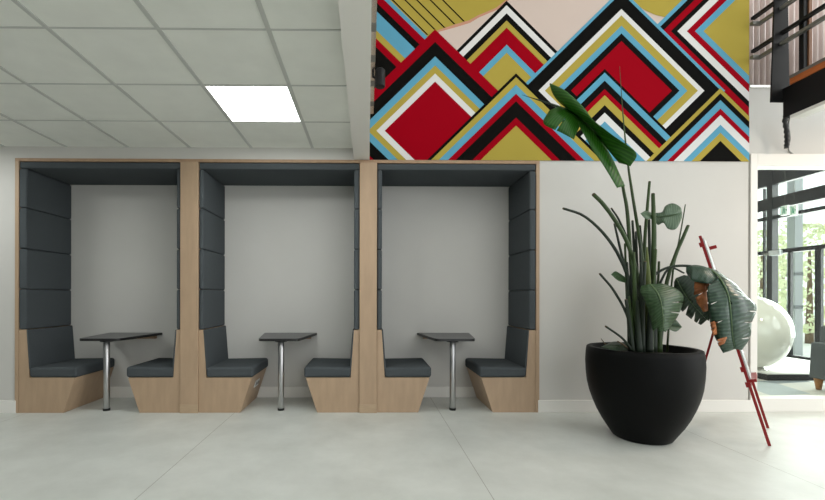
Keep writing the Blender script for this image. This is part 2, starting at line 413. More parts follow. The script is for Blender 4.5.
# ------------------------------------------------------------------ booth benches
CU = [ZC - .002, 2.072, 1.660, 1.251, .843]
def bench(x0, s, label, tu, socket=False):
    """x0: the side plane, s = +1 faces right, -1 faces left; tu thickness of the wall cushions"""
    t = thing('booth_bench', label, 'booth seat', (x0, D, 0), 'upholstered booth benches')
    sh = .078 - tu
    X = lambda d: x0 + s * (d if d < .01 else d - sh)
    body = obj('base', prism(bmesh.new(), [(X(.001), 0), (X(.45), 0), (X(.566), .355), (X(.107), .355), (X(.078), .84), (X(.001), .84)], YF + .004, BACK - .002, bev=.0015, seg=1), M['wood'], t)
    if socket:
        n = Vector((s * .355, 0, -.116)).normalized(); u = Vector((0, 1, 0)); v = n.cross(u)
        c = Vector((X(.45 + .116 * .66), D + .33, .355 * .66)) + n * .004
        so = sub('power_socket', obox(bmesh.new(), c, u, v, n, .15, .075, .008), M['socket'], body)
        for q in (-.036, .036): sub('socket_face', tube(bmesh.new(), [c + u * q + n * .003, c + u * q + n * .0065], .022, 16), M['greysteel'], body)
    # seat cushion
    obj('seat_cushion', prism(bmesh.new(), [(X(.1075), .357), (X(.585), .357), (X(.585), .466), (X(.1), .458)], YF - .002, BACK - .003, bev=.026, seg=4), M['fabric'], t, smooth=True, wn=True)
    # leaning lower backrest
    obj('backrest', prism(bmesh.new(), [(X(.105), .44), (X(.0755), .84), (X(.090), .84), (X(.120), .44)], YF + .001, BACK - .003, bev=.006, seg=3), M['fabric'], t, smooth=True, wn=True)
    for a, b in zip(CU, CU[1:]):
        obj('wall_cushion', B(min(X(.002), X(.078)), max(X(.002), X(.078)), YF - .001, BACK - .003, b + .001, a - .001, bev=.017, seg=4), M['fabric'], t, smooth=True, wn=True)
    return t
bench(IL, 1, 'grey cushioned booth bench at the far left end of the row', .078)
bench(P1[0], -1, 'grey cushioned booth bench facing left, on the left side of the first pillar', .044)
bench(P1[1], 1, 'grey cushioned booth bench with a white power socket in its wooden base', .048, True)
bench(P2[0], -1, 'grey cushioned booth bench facing left, on the left side of the middle pillar', .058)
bench(P2[1], 1, 'grey cushioned booth bench facing right, on the right side of the middle pillar', .052)
bench(IR, -1, 'grey cushioned booth bench at the right end of the row, nearest the plant', .07)

# ------------------------------------------------------------------ booth tables
def rounded(poly, r, n=6):
    out = []
    N = len(poly)
    for i, p in enumerate(poly):
        p = Vector(p); a = (Vector(poly[i - 1]) - p).normalized(); b = (Vector(poly[(i + 1) % N]) - p).normalized()
        ri = r[i]
        if ri == 0: out.append(tuple(p)); continue
        A, C = p + a * ri, p + b * ri
        for k in range(n + 1):
            t = k / n; q = A * (1 - t) ** 2 + p * 2 * t * (1 - t) + C * t * t; out.append(tuple(q))
    return out
def table(cx, label):
    t = thing('booth_table', label, 'table', (cx, D + .08, 0), 'charcoal booth tables')
    pl = [(cx - .2, D - .05), (cx + .2, D - .05), (cx + .303, BACK - .003), (cx - .303, BACK - .003)]
    top = obj('tabletop', prism(bmesh.new(), rounded(pl, (.05, .05, 0, 0)), .732, .757, axis='Z'), M['tabletop'], t)
    pe = [(cx - .2015, D - .0515), (cx + .2015, D - .0515), (cx + .305, BACK - .003), (cx - .305, BACK - .003)]
    sub('edge_band', prism(bmesh.new(), rounded(pe, (.05, .05, 0, 0)), .7305, .7545, axis='Z'), M['black'], top)
    ly = D + .085
    leg = obj('leg', tube(bmesh.new(), [Vector((cx, ly, .02)), Vector((cx, ly, .715))], .0305, 28), M['chrome'], t, smooth=True, wn=True)
    bm = bmesh.new(); tube(bm, [Vector((cx, ly, 0)), Vector((cx, ly, .024))], .034, 28)
    sub('foot_cap', bm, M['black'], leg)
    sub('mounting_plate', tube(bmesh.new(), [Vector((cx, ly, .712)), Vector((cx, ly, .731))], .06, 24), M['black'], leg)
    obj('wall_batten', B(cx - .24, cx + .24, BACK - .05, BACK - .002, .69, .731), M['woodedge'], t)
table((IL + P1[0]) / 2 + .01, 'charcoal booth table on a steel leg, leftmost of the three')
table((P1[1] + P2[0]) / 2 + .0, 'charcoal booth table on a steel leg in the middle booth')
table((P2[1] + IR) / 2 - .02, 'charcoal booth table on a steel leg in the right booth, below the mural')

# ------------------------------------------------------------------ ceiling lights
def led(x0, y0, label):
    t = thing('ceiling_light', label, 'ceiling light', (x0, y0, CZ), 'square ceiling light panels')
    bm = bmesh.new(); a, b = x0 + .014, x0 + .6084; c, d = y0 + .008, y0 + .614
    w = .007
    for q in ((a, b, c, c + w), (a, b, d - w, d), (a, a + w, c + w, d - w), (b - w, b, c + w, d - w)): box(bm, *q, CZ - .006, CZ - .0005)
    obj('frame', bm, M['trimwhite'], t)
    obj('diffuser', B(a + w, b - w, c + w, d - w, CZ - .004, CZ - .0006), M['led'], t)
led(GX - .6224, 3.603 - .6224, 'glowing square LED panel set in the tiled ceiling')

# spot on an aluminium track fixed to the bulkhead
tr = thing('track_light', 'aluminium light track with a black spotlight beside the mural', 'spotlight', (BX1, 3.67, 2.8))
rail = obj('track_rail', B(BX1 + .001, BX1 + .033, -1.5, 3.68, 2.80, 2.835), M['alu'], tr)
for i in range(5): sub('track_clip', B(BX1 + .004, BX1 + .034, 3.45 - i * .33, 3.52 - i * .33, 2.796, 2.8), M['greysteel'], rail)
c = Vector((.088, 3.0, 2.76))
hd = obj('spot_head', tube(bmesh.new(), [c + Vector((0, 0, -.066)), c + Vector((0, 0, -.06)), c + Vector((0, 0, .055)), c + Vector((0, 0, .062))], [.03, .036, .036, .028], 24), M['darksteel'], tr, smooth=True, wn=True)
obj('spot_arm', tube(bmesh.new(), [Vector((BX1 + .02, 3.0, 2.798)), Vector((BX1 + .02, 3.0, 2.77)), c + Vector((-.03, 0, 0))], .009, 8), M['darksteel'], tr)

# ------------------------------------------------------------------ planter
PC = (2.315, 3.48)
pot = thing('planter', 'large round matt black planter standing on the pale floor', 'plant pot', (PC[0], PC[1], 0))
prof = [(.0, 0), (.198, 0), (.217, .012), (.25, .065), (.291, .13), (.332, .21), (.364, .29), (.39, .37), (.407, .45), (.416, .54), (.42, .63), (.416, .71), (.409, .752), (.402, .757), (.372, .757), (.366, .75), (.366, .66), (.0, .66)]
bm = bmesh.new(); lathe(bm, [(max(r, .001), z) for r, z in [(q[0] * 1.015, q[1]) for q in prof]], PC, 96)
obj('bowl', bm, M['pot'], pot, smooth=True)
bm = bmesh.new(); rings = lathe(bm, [(.001, .70), (.1, .705), (.2, .70), (.3, .697), (.3655, .69)], PC, 48)
for v in bm.verts: v.co.z += noise.noise(v.co * 9) * .012
obj('soil', bm, M['soil'], pot, smooth=True)

# ------------------------------------------------------------------ plant
plant = thing('strelitzia_plant', 'tall leafy plant with many cut stems growing in the black planter', 'plant', (PC[0], PC[1], .7))
PY = 3.5
def pw(p, dflt=PY):
    return W(p[0], p[1], p[2] if len(p) > 2 else dflt)
def stem(pts, r0, r1, m='stem', n=18, cut=True, name='stem'):
    P = catmull([pw(p) for p in pts], n)
    r0, r1 = r0 * 1.25, r1 * 1.2
    rad = [r0 + (r1 - r0) * i / n for i in range(n + 1)]
    # node rings
    bm = tube(bmesh.new(), P, rad, 10)
    if cut:
        d = (P[-1] - P[-2]).normalized()
        tube(bm, [P[-1] - d * .002, P[-1] + d * .006], r1 * .86, 10, mi=1)
    return obj(name, bm, [M[m], M['cut']], plant, smooth=True)
S = .0042
stem([(648, 352, 3.47), (646, 300), (641, 250), (632, 192), (627.5, 160), (623, 115), (619.6, 66)], .016, .0012, 'stem', 30, False)
stem([(638, 352, 3.5), (635, 310), (631.5, 270), (627.5, 214), (624, 193), (622, 182, 3.45)], .015, .009, 'stem', 22, False)
stem([(643, 352, 3.4), (640, 290, 3.38), (629, 247, 3.37), (616, 222, 3.36), (603, 204, 3.34), (593.5, 194.5, 3.32)], .013, .0125)
stem([(635, 352, 3.42), (630, 288, 3.4), (620, 258, 3.38), (604, 234, 3.36), (584, 216, 3.35), (563.5, 208.5, 3.34)], .012, .008, 'stem_dark')
stem([(634, 352, 3.55), (632, 300), (629, 248), (620, 222), (611.5, 208.5)], .009, .006, 'stem_dark')
stem([(636, 352, 3.44), (631, 290), (622, 256), (614.5, 224)], .011, .007, 'stem_dark')
stem([(645, 352, 3.55), (644, 300, 3.55), (644.5, 248, 3.55), (647, 212, 3.55), (649.6, 182, 3.55)], .014, .0085)
stem([(653, 352, 3.42), (653.3, 284, 3.42), (654, 236, 3.42), (653.6, 215, 3.42), (653, 194, 3.42)], .018, .0115, 'stem')
stem([(650, 352, 3.6), (650, 280, 3.6), (649, 220, 3.6)], .013, .009, 'stem_dark')
stem([(656, 352, 3.5), (666, 286, 3.5), (676, 254, 3.5), (682, 240, 3.5), (688, 226, 3.5)], .013, .0105)
stem([(667, 352, 3.6), (672, 280, 3.6), (676, 256, 3.6), (681, 230, 3.6), (685.3, 205, 3.6)], .007, .0035)
stem([(637, 352, 3.62), (635.5, 280, 3.62), (632.5, 221, 3.62)], .012, .008, 'stem_dark')
stem([(633, 350, 3.3), (628, 318, 3.3), (614, 291, 3.3), (600, 274, 3.3)], .009, .0075, 'stem_dark')
stem([(632, 350, 3.28), (622, 338, 3.27), (606, 326.5, 3.25)], .008, .0065, 'stem_dark')
stem([(650, 352, 3.44), (647, 300, 3.44), (652, 279, 3.42), (662, 270, 3.4), (676, 266, 3.38), (694, 266.5, 3.36), (708, 271, 3.33)], .010, .008, 'stem_dark', 26, False)
stem([(652, 352, 3.5), (656, 300, 3.5), (664, 275, 3.5), (672, 268, 3.5), (684, 273, 3.5)], .009, .006, 'stem_dark', 20, False)
# broad pale sheath and the dense clump of stem bases
stem([(648, 352, 3.36), (648, 300, 3.36), (647.5, 270, 3.36), (647, 247, 3.37)], .034, .004, 'stem_pale', 18, False, 'sheath')
for i, (xb, xt, yt, dep, r) in enumerate(((631, 627, 262, 3.38, .02), (636, 634, 252, 3.34, .022), (641, 641, 262, 3.33, .024), (653, 655, 270, 3.36, .024),
                                         (659, 661, 300, 3.42, .02), (644, 640, 240, 3.42, .02), (657, 658, 292, 3.5, .022), (634, 629, 296, 3.33, .018), (649, 650, 306, 3.3, .026), (639, 637, 300, 3.28, .022))):
    stem([(xb, 352, dep), ((xb + xt) / 2, (352 + yt) / 2, dep), (xt, yt, dep)], r, r * .32, ('stem_dark', 'stem')[i % 3 == 1], 12, False, 'sheath')

for i, (xb, xm, xt, yt, dep, r) in enumerate(((630, 627, 625, 244, 3.56, .010), (639, 638, 636, 232, 3.6, .011), (646, 645, 640, 226, 3.62, .010), (655, 657, 659, 262, 3.62, .011), (660, 663, 667, 296, 3.56, .010), (633, 630, 626, 300, 3.28, .013), (652, 653, 656, 250, 3.3, .010), (643, 643, 645, 262, 3.28, .013))):
    stem([(xb, 352, dep), (xm, (352 + yt) / 2, dep), (xt, yt, dep)], r, r * .7, 'stem_dark' if i % 3 else 'stem', 12)

def blade(bm, rib, mar, tears=(), bulge=.0, nt=40, ns=7, uv0=0, wob=.0, mi=0):
    """one side of a leaf between its rib and its margin; tears are (t, width) slits from the margin inwards"""
    uvl = bm.loops.layers.uv.verify()
    Rb = [pw(p) for p in rib]; Mg = [pw(p) for p in mar]
    N = 200
    Rc, Mc = catmull(Rb, N), catmull(Mg, N)
    at = lambda C, t: C[max(0, min(N, int(round(t * N))))]
    view = Vector((PC[0], PC[1], 0)).normalized()
    cuts = [0] + [t for t, w in tears] + [1]; wid = [0] + [w for t, w in tears] + [0]
    for a in range(len(cuts) - 1):
        t0, t1, w0, w1 = cuts[a], cuts[a + 1], wid[a], wid[a + 1]
        n = max(2, int(nt * (t1 - t0)) + 1)
        grid = []
        for i in range(n + 1):
            row = []
            for j in range(ns + 1):
                s = j / ns; e = max(0, (s - .35) / .65)
                ta, tb = t0 + w0 * e, t1 - w1 * e
                t = ta + (tb - ta) * i / n
                p = at(Rc, t).lerp(at(Mc, t), s)
                p = p - view * (bulge * math.sin(math.pi * min(1, s * .9)) * math.sin(math.pi * (.08 + .88 * t)))
                p = p + view * (wob * s * noise.noise(Vector((t * 9, s * 1.5, uv0 + 3.3))))
                row.append((bm.verts.new(p), t, s))
            grid.append(row)
        for i in range(n):
            for j in range(ns):
                q = (grid[i][j], grid[i + 1][j], grid[i + 1][j + 1], grid[i][j + 1])
                try: f = bm.faces.new([v for v, _, _ in q])
                except ValueError: continue
                f.material_index = mi; f.smooth = True
                for lp, (_, t, s) in zip(f.loops, q): lp[uvl].uv = (t * 1.0 + s * .12, s * .15 + uv0)
def leaf(parts, rib, m, name='leaf', rr=.006, ribmat='rib', label=None, extra=None):
    bm = bmesh.new()
    for k in parts: blade(bm, **k)
    bmesh.ops.remove_doubles(bm, verts=bm.verts[:], dist=.0004)
    me = bpy.data.meshes.new(name)
    bm.to_mesh(me); bm.free()
    me.materials.append(M[m]); me.materials.append(M['dead'])
    o = bpy.data.objects.new(name, me); COL.objects.link(o); o.parent = plant
    org = base_of(plant)
    for v in me.vertices: v.co -= org
    sd = o.modifiers.new('thickness', 'SOLIDIFY'); sd.thickness = .0016; sd.offset = 0
    if rib:
        P = catmull([pw(p) for p in rib], 24)
        view = Vector((PC[0], PC[1], 0)).normalized()
        P = [p - view * .003 for p in P]
        sub('midrib', tube(bmesh.new(), P, [rr * (1 - .8 * i / 24) for i in range(25)], 6), M[ribmat], o, smooth=True)
    if label: o['label'] = label
    return o
# 1 the tall folded leaf against the mural
rib = [(624, 187, 3.45), (608, 152, 3.42), (594, 131, 3.4), (580, 118, 3.4), (564, 105, 3.42), (553, 92, 3.45)]
leaf([dict(rib=[(619, 163, 3.4), (605, 146, 3.4), (592, 129, 3.4), (577, 116, 3.4), (561, 104, 3.41), (553, 94, 3.43), (549.6, 84.5, 3.45)],
           mar=[(630.5, 166.5, 3.34), (636, 153, 3.28), (612, 135.5, 3.26), (594, 121, 3.26), (583, 107, 3.28), (566, 91.5, 3.34), (550.2, 83.6, 3.45)], bulge=.05, uv0=0, wob=.015),
      dict(rib=[(582, 122, 3.4), (576, 114, 3.4), (568, 109, 3.41), (560, 106, 3.42)],
           mar=[(574, 139.5, 3.35), (561, 133, 3.35), (544, 124, 3.38), (549, 111, 3.42)], tears=[(.42, .012)], bulge=.05, uv0=1),
      dict(rib=[(625, 186, 3.45), (610, 154, 3.42), (594, 131, 3.4), (574, 113, 3.405)],
           mar=[(617, 188, 3.42), (603, 165, 3.38), (592, 149, 3.36), (577, 122, 3.38)], bulge=.03, uv0=2)],
     rib, 'leaf_bright', label='bright green folded leaf')
# thin rolled leaf pointing left
o = stem([(570, 112, 3.46), (556, 106, 3.5), (540, 100.5, 3.54), (521.8, 94.8, 3.58)], .012, .001, 'stem_dark', 16, False, 'rolled_leaf')
# 2 drooping leaf in front of the stems
rib = [(650, 284, 3.2), (657, 292, 3.12), (661, 302, 3.08), (663, 316, 3.07), (663, 331, 3.08)]
leaf([dict(rib=rib, mar=[(641, 286, 3.22), (640.5, 292, 3.2), (647, 307, 3.18), (651, 322, 3.16), (653, 330, 3.15), (662.5, 331.5, 3.08)], bulge=.03, uv0=3, wob=.02, tears=[(.86, .03)]),
      dict(rib=rib, mar=[(662, 283.5, 3.2), (675, 288, 3.2), (683, 296, 3.2), (681, 309, 3.19), (674, 322, 3.15), (665.5, 332, 3.08)], bulge=.03, uv0=4, wob=.02, tears=[(.5, .008), (.66, .008)])],
     rib, 'leaf_mid')
# 3 dark torn leaf behind
rib = [(676, 278, 3.62), (684, 293, 3.6), (694, 306, 3.6), (707, 320, 3.6)]
leaf([dict(rib=rib, mar=[(674, 282, 3.64), (674, 298, 3.66), (682, 311, 3.66), (694, 321, 3.66), (701, 325, 3.64)], bulge=.02, uv0=5, wob=.03, tears=[(.35, .02), (.55, .03), (.72, .03), (.86, .02)]),
      dict(rib=rib, mar=[(684, 275, 3.62), (698, 279, 3.6), (708, 290, 3.6), (711, 305, 3.6), (709, 321, 3.6)], bulge=.02, uv0=6, tears=[(.5, .02), (.7, .02)])],
     rib, 'leaf_dark', rr=.004)
# 4 big weathered leaf on the right
rib = [(708, 268, 3.33), (719, 277, 3.22), (728, 294, 3.12), (731, 315, 3.08), (732.5, 335, 3.1), (735, 349, 3.14)]
leaf([dict(rib=rib, mar=[(716, 270, 3.33), (734, 283, 3.25), (747, 297, 3.2), (756.5, 307, 3.18), (751, 323, 3.16), (750.5, 335, 3.16), (742, 350, 3.15)], bulge=.05, uv0=7, wob=.03, tears=[(.3, .006), (.55, .005), (.66, .006), (.86, .01)]),
      dict(rib=rib[1:], mar=[(707, 287, 3.2), (708, 303, 3.17), (710, 323, 3.16), (716, 340, 3.16), (723, 353, 3.16)], bulge=.05, uv0=8, wob=.03, tears=[(.28, .006), (.52, .012), (.78, .018)]),
      dict(rib=[(686, 266, 3.38), (696, 265, 3.34), (708, 268, 3.3), (718, 277, 3.24)], mar=[(686, 272, 3.36), (691, 280, 3.3), (702, 283, 3.24), (712, 284, 3.2)], bulge=.05, uv0=9, wob=.02)],
     rib, 'leaf_grey', rr=.0065, label='grey green weathered leaf with torn edges')
# dry brown remains on it
def dead(rib, mar, uv):
    bm = bmesh.new(); blade(bm, rib, mar, tears=[(.45, .05)], bulge=.03, uv0=uv, wob=.06, nt=16, mi=0)
    for f in bm.faces: f.smooth = True
    o = obj('dry_leaf_strip', bm, M['dead'], plant, smooth=True); o['label'] = 'dry brown torn strip'
    o.modifiers.new('thickness', 'SOLIDIFY').thickness = .0016
dead([(706, 281, 3.3), (706.5, 292, 3.28), (708, 311, 3.26)], [(694.5, 282, 3.3), (695, 298, 3.3), (703, 312, 3.28)], 10)
dead([(718, 277, 3.27), (708, 281, 3.3), (706, 285, 3.3)], [(717, 282, 3.26), (709, 288, 3.26), (706, 292, 3.26)], 11)
dead([(716, 320, 3.12), (717, 334, 3.12)], [(710, 323, 3.12), (712.5, 336, 3.12)], 12)
dead([(727, 337, 3.05), (724, 344, 3.05)], [(716.5, 339, 3.08), (718, 345.5, 3.08)], 13)
# 5 small lobed leaf high on the right, and its neighbour
rib = [(655, 217, 3.5), (664, 216.5, 3.45), (673, 215, 3.43), (681, 213, 3.44)]
leaf([dict(rib=rib, mar=[(655, 213, 3.5), (662, 212, 3.5), (665.5, 206, 3.5), (673, 203.5, 3.5), (680.5, 207.5, 3.46), (682, 213, 3.44)], bulge=.02, uv0=14),
      dict(rib=rib, mar=[(655, 221, 3.48), (658, 225, 3.46), (663.5, 223, 3.42), (668, 229, 3.4), (676, 229, 3.38), (681.5, 219, 3.4), (682, 213, 3.44)], bulge=.02, uv0=15)],
     rib, 'leaf_pale', rr=.003)
rib = [(653, 217, 3.45), (647, 214.5, 3.42), (640.5, 213.5, 3.42)]
leaf([dict(rib=rib, mar=[(652, 213, 3.47), (646, 210.8, 3.46), (640.5, 213.5, 3.42)], bulge=.01, uv0=16),
      dict(rib=rib, mar=[(652, 219, 3.43), (645, 218.5, 3.4), (640.5, 213.5, 3.42)], bulge=.01, uv0=17)], rib, 'leaf_pale', rr=.002)
# 6 small leaf on the left
rib = [(626, 281, 3.4), (618, 277.5, 3.36), (611, 274.5, 3.34)]
leaf([dict(rib=rib, mar=[(625, 277, 3.42), (616, 271.5, 3.4), (611, 274.5, 3.34)], bulge=.01, uv0=18),
      dict(rib=rib, mar=[(626, 283, 3.38), (618, 280.5, 3.33), (611, 274.5, 3.34)], bulge=.01, uv0=19)], rib, 'leaf_mid', rr=.002)
# 7 oval leaf behind the drooping one
rib = [(668, 325, 3.4), (675, 326, 3.38), (682, 327, 3.36)]
leaf([dict(rib=rib, mar=[(668, 322, 3.42), (675, 319.5, 3.4), (682, 327, 3.36)], bulge=.01, uv0=20),
      dict(rib=rib, mar=[(668, 329, 3.36), (676, 331.5, 3.34), (682, 327, 3.36)], bulge=.01, uv0=21)], rib, 'leaf_pale', rr=.002)
# 8 dark leaf lying in the pot
rib = [(630, 347, 3.4), (616, 346, 3.34), (601, 347, 3.3)]
leaf([dict(rib=rib, mar=[(628, 344, 3.5), (614, 341.5, 3.45), (601, 347, 3.3)], bulge=.02, uv0=22),
      dict(rib=rib, mar=[(628, 350, 3.3), (614, 350, 3.28), (601, 347, 3.3)], bulge=.02, uv0=23)], rib, 'leaf_dark', rr=.002)
stem([(629, 349, 3.3), (624, 345, 3.27), (618, 341.5, 3.25)], .006, .004, 'cut', 6)
stem([(608, 347, 3.4), (604, 342.5, 3.4), (601.5, 339, 3.4)], .004, .002, 'cut', 6)

# ------------------------------------------------------------------ easel
F1, F2 = Vector((W(769.6, 445.8, 3.265).x, 3.265, 0)), Vector((W(768, 428, 3.71).x, 3.71, 0))
n_ = Vector((-(F2 - F1).y, (F2 - F1).x, 0)).normalized()
T1 = F1 + n_ * .438 + Vector((0, 0, 1.712))
off = F2 - F1; T2 = T1 + off
u_ = off.normalized(); v_ = (T1 - F1).normalized(); w_ = u_.cross(v_)
ea = thing('flipchart_easel', 'red metal easel with a white board standing behind the plant', 'easel', tuple((F1 + F2) / 2))
for a, b in ((F1, T1), (F2, T2)):
    o = obj('leg', bar(bmesh.new(), a, b, .02, .016, u_), M['red'], ea)
MID = lambda q: (F1 + F2) / 2 + (T1 - F1) * q
hg = MID(.68); rf = hg.lerp(Vector((2.985, 3.845, 0)), .74)   # the rear leg hangs retracted
obj('rear_leg', bar(bmesh.new(), rf, hg - w_ * 0, .018, .016, u_), M['red'], ea)
for q in (.66, .26):
    obj('crossbar', bar(bmesh.new(), MID(q) - off / 2, MID(q) + off / 2, .016, .02), M['red'], ea)
side = w_ if w_.x > 0 else -w_
bc = MID(.635) + side * .013
obj('whiteboard', obox(bmesh.new(), bc - u_ * .13, u_, v_, w_, .34, 1.24, .012), M['board'], ea)
tb = MID(.29) + side * .03 - u_ * .1
obj('pen_ledge', obox(bmesh.new(), tb, u_, v_, w_, .42, .024, .045), M['red'], ea)
for q, p0 in ((.955, T1 - F1), (.345, None), (.275, None)):
    c = F1 + (T1 - F1) * q
    obj('clamp', obox(bmesh.new(), c - u_ * .004 - side * .008, u_, v_, w_, .034, .04, .03), M['red'], ea)
c = F2 + (T1 - F1) * .965
obj('clamp', obox(bmesh.new(), c + side * .03, u_, v_, w_, .04, .03, .07), M['red'], ea)

# ------------------------------------------------------------------ inner window to the lobby
AX0 = WX(749.6, D); AZ1 = WZ(755, 153.8, D)
wi = struct(empty('window_1', (OX0, D, 0)))
bm = bmesh.new()
box(bm, AX0, OX0, D - .012, D + .13, 0, AZ1, bev=.003, seg=1)
obj('frame_stile', bm, M['trimwhite'], wi)
obj('frame_head', B(OX0, XR - 1.5, D - .012, D + .13, OZ1, AZ1, bev=.003, seg=1), M['trimwhite'], wi)
obj('frame_sill', B(OX0, XR - 1.5, D - .004, D + .13, 0, OZ0, bev=.003, seg=1), M['trimwhite'], wi)
obj('glass_pane', B(OX0, XR - 1.5, D + .06, D + .068, OZ0, OZ1), M['glass'], wi)

# ------------------------------------------------------------------ the lobby behind
struct(obj('floor_lobby', B(2.0, FACX, D + .12, LOBBY, -.1, -.002), M['pave']))
struct(obj('wall_lobby', B(1.9, 2.0, D + .12, LOBBY, 0, 3.9), M['wall']))
struct(obj('wall_lobby_rear', B(2.0, FACX, LOBBY, LOBBY + .1, 0, 3.9), M['wall']))
bm = B(1.9, FACX, D + .9, LOBBY, 3.9, 4.0); box(bm, 1.9, FACX, D + .12, D + .9, 3.2, 3.28); box(bm, 1.9, FACX, D + .82, D + .9, 3.28, 3.9)
struct(obj('ceiling_lobby', bm, M['trimwhite']))
tag(obj('carpet', B(2.3, 7.6, D + .2, 5.79, -.001, .006), M['carpet']), 'grey triangle patterned carpet behind the inner window', 'carpet')
pf = thing('low_platform', 'low white platform with a black edge under the glossy white pod', 'platform', (5.67, 5.83, 0))
px0 = WX(768, 5.83)
obj('platform_deck', B(px0 - .005, 7.6, 5.825, 9.6, .085, .1), M['pave'], pf)
obj('platform_edge', B(px0, 7.6, 5.83, 9.6, 0, .085), M['black'], pf)
# glossy pod
pc = Vector((WX(754, 6.2), 6.25, 0)); rv, rh = .545, .47
bm = bmesh.new(); pr = []
for i in range(33):
    a = -math.pi / 2 + math.pi * i / 32
    pr.append((max(.001, rh * math.cos(a)), .105 + rv + rv * math.sin(a)))
lathe(bm, pr, pc, 64)
pod = thing('lounge_pod', 'large glossy white egg shaped pod seen through the inner window', 'egg chair', (pc.x, pc.y, .1))
obj('shell', bm, M['eggwhite'], pod, smooth=True)
bm = bmesh.new(); lathe(bm, [(.001, .1), (.2, .1), (.2, .108), (.14, .13), (.001, .135)], pc, 40)
obj('base_ring', bm, M['alu'], pod, smooth=True)
# armchair
ax, ay = WX(809.5, 5.3), 4.58
ch = thing('armchair', 'grey felt armchair with tapered wooden legs on the carpet', 'armchair', (ax, ay, 0))
obj('arm', prism(bmesh.new(), [(ax - .015, .15), (ax + .13, .15), (ax + .13, .605), (ax + .012, .605)], ay, ay + .72, bev=.018, seg=3), M['greyfelt'], ch, smooth=True, wn=True)
obj('arm', prism(bmesh.new(), [(ax + .66, .16), (ax + .802, .16), (ax + .77, .60), (ax + .66, .60)], ay, ay + .72, bev=.018, seg=3), M['greyfelt'], ch, smooth=True, wn=True)
obj('seat', B(ax + .131, ax + .659, ay + .02, ay + .6, .18, .42, bev=.03), M['greyfelt'], ch, smooth=True, wn=True)
obj('backrest', B(ax + .132, ax + .658, ay + .601, ay + .74, .16, .82, bev=.04), M['greyfelt'], ch, smooth=True, wn=True)
for lx in (ax + .045, ax + .745):
    for ly in (ay + .07, ay + .65):
        obj('leg', tube(bmesh.new(), [Vector((lx, ly, .006)), Vector((lx, ly, .17))], [.026, .05], 14), M['oak'], ch, smooth=True)

# glazed facade on the lobby's right side
fa = struct(empty('window_2', (FACX, 7, 0)))
def FY(px): return FACX * F / (px - 364)     # depth at which the facade plane meets this column of the photo
def FZ(px, py): return W(px, py, FY(px)).z
def mull(name, px, w, z0, z1, m='frameblack', dep=.12):
    y = FY(px); return obj(name, B(FACX - dep / 2, FACX + dep / 2, y - w / 2, y + w / 2, z0, z1), M[m], fa)
Y0, Y1 = 5.6, LOBBY
mull('mullion', 772.8, .11, 0, 3.62)
mull('mullion', 764.8, .03, 0, 3.3, dep=.04)
mull('mullion', 791.3, .05, 0, FZ(790, 249), dep=.05)
mull('door_post', 820.6, .1, 0, FZ(820, 245), dep=.05)
mull('door_post', 830, .05, 0, FZ(820, 245), dep=.05)
for y0, y1, (pa, pb) in ((0, 0, (181, 150)), (0, 0, (206, 194)), (0, 0, (216.5, 213)), (0, 0, (252.5, 248.5))):
    za, zb = FZ(790, pa), FZ(790, pb)
    obj('transom', B(FACX - .05, FACX + .05, Y0, Y1, za, min(zb, 3.9)), M['frameblack'], fa)
obj('threshold', B(FACX - .05, FACX + .05, Y0, Y1, 0, .13), M['frameblack'], fa)
obj('glass_pane', B(FACX + .0, FACX + .01, Y0, Y1, .13, 3.9), M['glass'], fa)
struct(obj('wall_lobby_right', B(FACX - .1, FACX + .1, D + .12, Y0, 0, 3.9), M['wall']))
dc = thing('door_closer', 'pale door closer box on the black facade transom', 'door closer', (FACX - .1, FY(781), FZ(780, 254)))
obj('body', B(FACX - .12, FACX - .05, FY(786.5), FY(775), FZ(780, 255.5), FZ(780, 250.5), bev=.006, seg=2), M['palegrey'], dc)
obj('closer_arm', B(FACX - .13, FACX - .115, FY(776), FY(770), FZ(776, 255), FZ(776, 253)), M['greysteel'], dc)
# solid stand-ins for exit signs reflected in the glass, on added hangers
def sign(pa, pb, lab):
    x = FACX - .35; yy = lambda px: x * F / (px - 364.3)
    ya, yb = yy(pb), yy(pa); ym = (ya + yb) / 2; zc = W((pa + pb) / 2, 210.5, ym).z; h = .085
    t = thing('exit_sign_reflection', lab, 'exit sign', (x, ym, zc), 'green exit sign reflections')
    obj('sign_box', B(x - .02, x + .02, ya, yb, zc - h, zc + h, bev=.004, seg=1), M['signwhite'], t)
    w = yb - ya; bm = bmesh.new()
    X0, X1 = x - .024, x - .0205
    g = lambda a, b, c, d: box(bm, X0, X1, ya + w * (1 - b), ya + w * (1 - a), zc - h + 2 * h * c, zc - h + 2 * h * d)
    g(.06, .10, .1, .9); g(.32, .36, .1, .9); g(.06, .36, .86, .92)           # door outline
    g(.50, .58, .72, .88); g(.46, .62, .42, .70); g(.62, .74, .56, .64); g(.40, .47, .2, .44); g(.56, .70, .24, .42); g(.66, .72, .12, .26)
    g(.78, .94, .44, .56)
    obj('running_figure', bm, M['signgreen'], t)
    obj('hanger', B(x - .002, x + .002, ym - .002, ym + .002, zc + h, 3.9), M['greysteel'], t)
sign(782, 789.5, 'reflection of a green running figure exit sign behind the inner window, left of two')
sign(791.5, 798.5, 'reflection of a green running figure exit sign behind the inner window, right of two')

